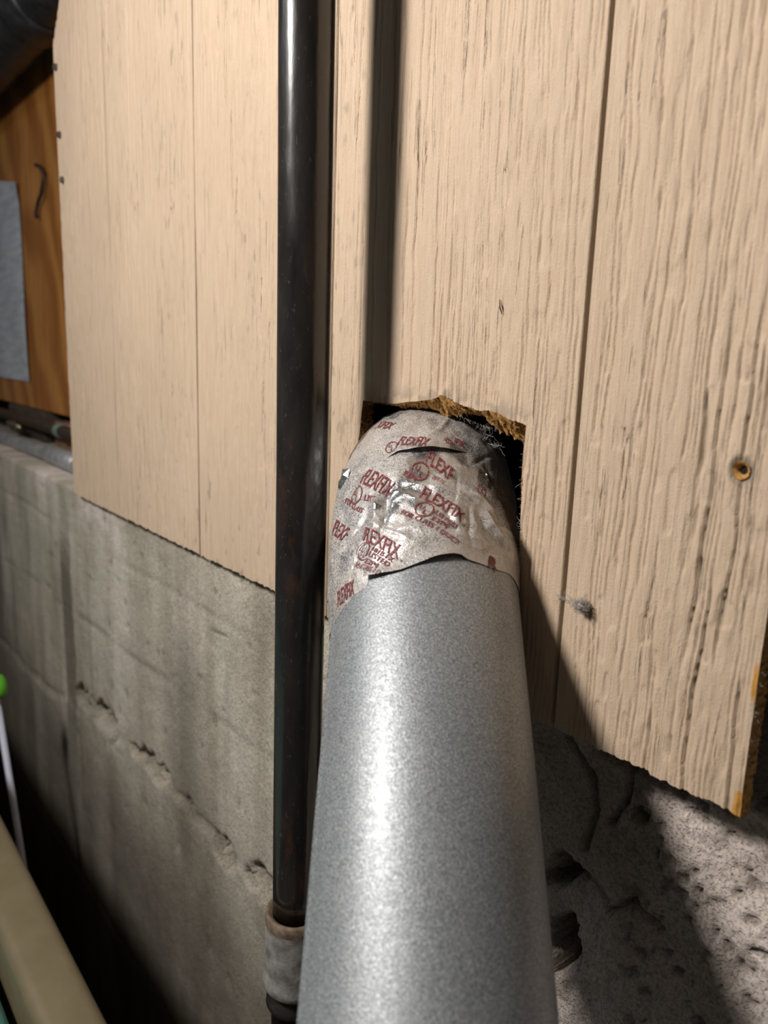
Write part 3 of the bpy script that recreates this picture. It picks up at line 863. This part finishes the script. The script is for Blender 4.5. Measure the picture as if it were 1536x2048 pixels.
# ------------------------------------------------------------------ lint
def clump(name, c, r, n, label, tail=None):
    st = []
    for k in range(n):
        d = R_.randn(3); d /= np.linalg.norm(d); p = c+d*r*(.45+.5*R_.rand())
        st.append(hair(p, np.cross(d, R_.randn(3)), r*.9, 1.2, 6))
    if tail is not None:
        for k in range(40):
            t = R_.rand(); p = c*(1-t)+tail*t+(R_.rand(3)-.5)*.0016
            st.append(hair(p, (tail-c)+(R_.rand(3)-.5)*.01, .006, .9))
    V = []; F = []
    for pts in st:
        v, f = tube(pts, [.00007]*(len(pts)-1)+[.00003], 4, False); o = len(V); V += v; F += [tuple(i+o for i in q) for q in f]
    bm = bmesh.new(); bmesh.ops.create_icosphere(bm, subdivisions=3, radius=r*.62)
    o = len(V)
    for v in bm.verts:
        q = np.array(v.co); V.append(c+q*(1+.5*(vnoise(q[0]*900+5, q[1]*900+q[2]*700, 9)-.5)))
    bm.verts.ensure_lookup_table()
    F += [tuple(v.index+o for v in fc.verts) for fc in bm.faces]; bm.free()
    ob = mesh_obj(name, V, F, M_LINT); tag(ob, label, 'lint'); return ob
c = at(1172, 1210); c[1] = -.0030
clump('lint_clump', c, .0036, 330, 'small grey ball of lint with a wispy tail stuck on the siding', at(1126, 1194)+np.array([0, -.0008, 0]))
c = at(965, 872, 1, .026)
st = []
for k in range(46):
    a_ = at(965+R_.randn()*9, 872+R_.randn()*12, 1, .026+.004*R_.randn()); st.append(hair(a_, (R_.randn()*.5, R_.randn()*.3, R_.randn()), .004+.009*R_.rand(), .8))
for k in range(26):
    a_ = at(993+R_.randn()*5, 893+R_.randn()*6, 1, .03+.004*R_.randn()); st.append(hair(a_, R_.randn(3), .003+.004*R_.rand(), 1.0))
for k in range(4):
    st.append([at(950+6*k, 900, 1, .028), at(962+3*k, 862, 1, .022), at(975+2*k, 846, 1, .012)])
o = hairs('lint_tuft', st, .00014, M_LINT); tag(o, 'wispy grey lint tuft hanging in the dark hole beside the tape', 'lint')

# ------------------------------------------------------------------ background, left of the siding
PY_ = .12
bm = bmesh.new(); box_bm(bm, (-1.85, PY_, .063), (-.25, PY_+.015, .95), .001)
o = bm_obj('plywood_board', bm, m_ply()); tag(o, 'orange-brown varnished plywood board beyond the far edge of the siding', 'board')
# sheet of paper, slightly curled
n1_, n2_ = 14, 20; Vv = []
for i in range(n1_):
    for j in range(n2_):
        u_, v_ = i/(n1_-1), j/(n2_-1)
        x_ = -1.09+u_*(.291-.006*v_); z_ = .114+v_*(.372+.16*(-.80-x_))
        Vv.append((x_, PY_-.0022-.0025*math.sin(u_*4+v_*3)**2-.006*max(0, v_-.9)*10*max(0, u_-.4), z_))
o = mesh_obj('paper_sheet', Vv, grid_faces(n1_, n2_), m_paper()); tag(o, 'creased bluish white sheet of paper pinned on the plywood board', 'paper')
# bent wire on the board
pts = [at(*p, 1, PY_-.008) for p in ((72, 330), (80, 333), (86, 346), (86, 362), (83, 385), (76, 405), (72, 425), (73, 436))]
v, f = tube(pts, .0035, 8); o = mesh_obj('bent_wire', v, f, M_WIRE); tag(o, 'rusty bent wire hook on the plywood board above the paper', 'wire')
# black drain pipe up in the corner
bp = empty('drain_pipe', (-.9, .065, .665)); tag(bp, 'large black pipe running level in front of the plywood, top corner', 'pipe')
v, f = tube([(x_, .065, .668) for x_ in np.linspace(-1.7, .20, 24)], .047, 40); keep(mesh_obj('pipe', v, f, M_BLACKPIPE), bp)
v, f = tube([(-.47, .065, .668), (-.465, .065, .668), (-.40, .065, .668), (-.395, .065, .668)], [.048, .0525, .0525, .048], 40); keep(mesh_obj('hub', v, f, M_BLACKPIPE), bp)
# things on the ledge
gc = empty('grey_conduit', (-.6, .05, .012)); tag(gc, 'grey conduit lying on the top of the concrete wall', 'conduit')
v, f = tube([(x_, .05, .0155+.004*math.sin((x_+.3)*3)) for x_ in np.linspace(-1.6, -.1, 24)], .0115, 20); keep(mesh_obj('tube', v, f, M_GREYPIPE), gc)
v, f = tube([(x_, .05, .0155) for x_ in (-.445, -.44, -.36, -.30)], [.0125, .0145, .0145, .0145], 20); keep(mesh_obj('sleeve', v, f, M_GREYPIPE), gc)
dp = empty('dark_pipe', (-.5, .10, .075)); tag(dp, 'short dark rusty pipe below the plywood edge with a green taped joint', 'pipe')
v, f = tube([(x_, .10, .040) for x_ in np.linspace(-1.5, -.1, 16)], .0105, 18); keep(mesh_obj('pipe', v, f, M_WIRE), dp)
v, f = tube([(x_, .10, .040) for x_ in (-.565, -.56, -.545, -.54)], [.0105, .013, .013, .0105], 18)
keep(mesh_obj('joint', v, f, m_simple('verdigris', (.12, .18, .15), (.2, .28, .24), 80, rough=.7)), dp)
bm = bmesh.new(); box_bm(bm, (-.66, .120, .003), (-.34, .163, .048), .002)
o = bm_obj('wood_block', bm, M_WOOD); tag(o, 'small brown wood block between the conduit and the dark pipe', 'wood')
bm = bmesh.new(); box_bm(bm, (-.96, .112, .003), (-.70, .160, .062), .004)
o = bm_obj('debris_block', bm, m_simple('old_wood', (.05, .035, .025), (.11, .08, .06), 30, (.3, 1, 1), .85)); tag(o, 'dark weathered wood block at the far end under the plywood', 'wood')
v, f = tube([(x_, .085, .028) for x_ in (-.85, -.84, -.80, -.79, -.76)], [.004, .008, .008, .005, .004], 14)
o = mesh_obj('brass_fitting', v, f, M_BRASS); tag(o, 'small shiny brass fitting on the ledge by the dark blocks', 'fitting')

# ------------------------------------------------------------------ things low on the left
K = .5
yb = CAM[1]*(1-K); zb = CAM[2]+K*(-.755-CAM[2])
bm = bmesh.new(); box_bm(bm, (-1.3, yb-.042, -1.05), (.62, yb, zb), .010, 4)
o = bm_obj('beige_board', bm, M_BEIGE, smooth=True); tag(o, 'smooth beige board standing on edge along the wall, bottom corner', 'board')
tb = empty('teal_bin', (-.2, yb-.30, -1.05)); tag(tb, 'teal plastic bin in the shade in front of the beige board', 'bin')
bm = bmesh.new(); box_bm(bm, (-1.0, yb-.50, -1.05), (.30, yb-.060, zb-.045), .02, 3); keep(bm_obj('body', bm, M_TEAL, smooth=True), tb)
bm = bmesh.new(); box_bm(bm, (-1.02, yb-.52, zb-.045), (.31, yb-.050, zb-.030), .008, 3); keep(bm_obj('lid', bm, M_TEAL, smooth=True), tb)
# pole with a green end
p0 = at(40, 1690, 1, -.095); p1 = at(-6, 1400, 1, -.095)
br = empty('broom', tuple(p0+(p0-p1)*.35)); tag(br, 'pale broom handle with a green end leaning behind the beige board', 'broom')
v, f = tube([p0+(p0-p1)*.35, p0, p1], .0042, 14); keep(mesh_obj('handle', v, f, M_PALE), br)
d = (p1-p0)/np.linalg.norm(p1-p0)
c = at(-6, 1372, 1, -.095)
v, f = tube([c-d*.016, c-d*.013, c-d*.004, c+d*.006, c+d*.013, c+d*.016], [.006, .0105, .0125, .0120, .0085, .002], 18); keep(mesh_obj('end_cap', v, f, M_GREEN), br)['label'] = 'bright green end cap'
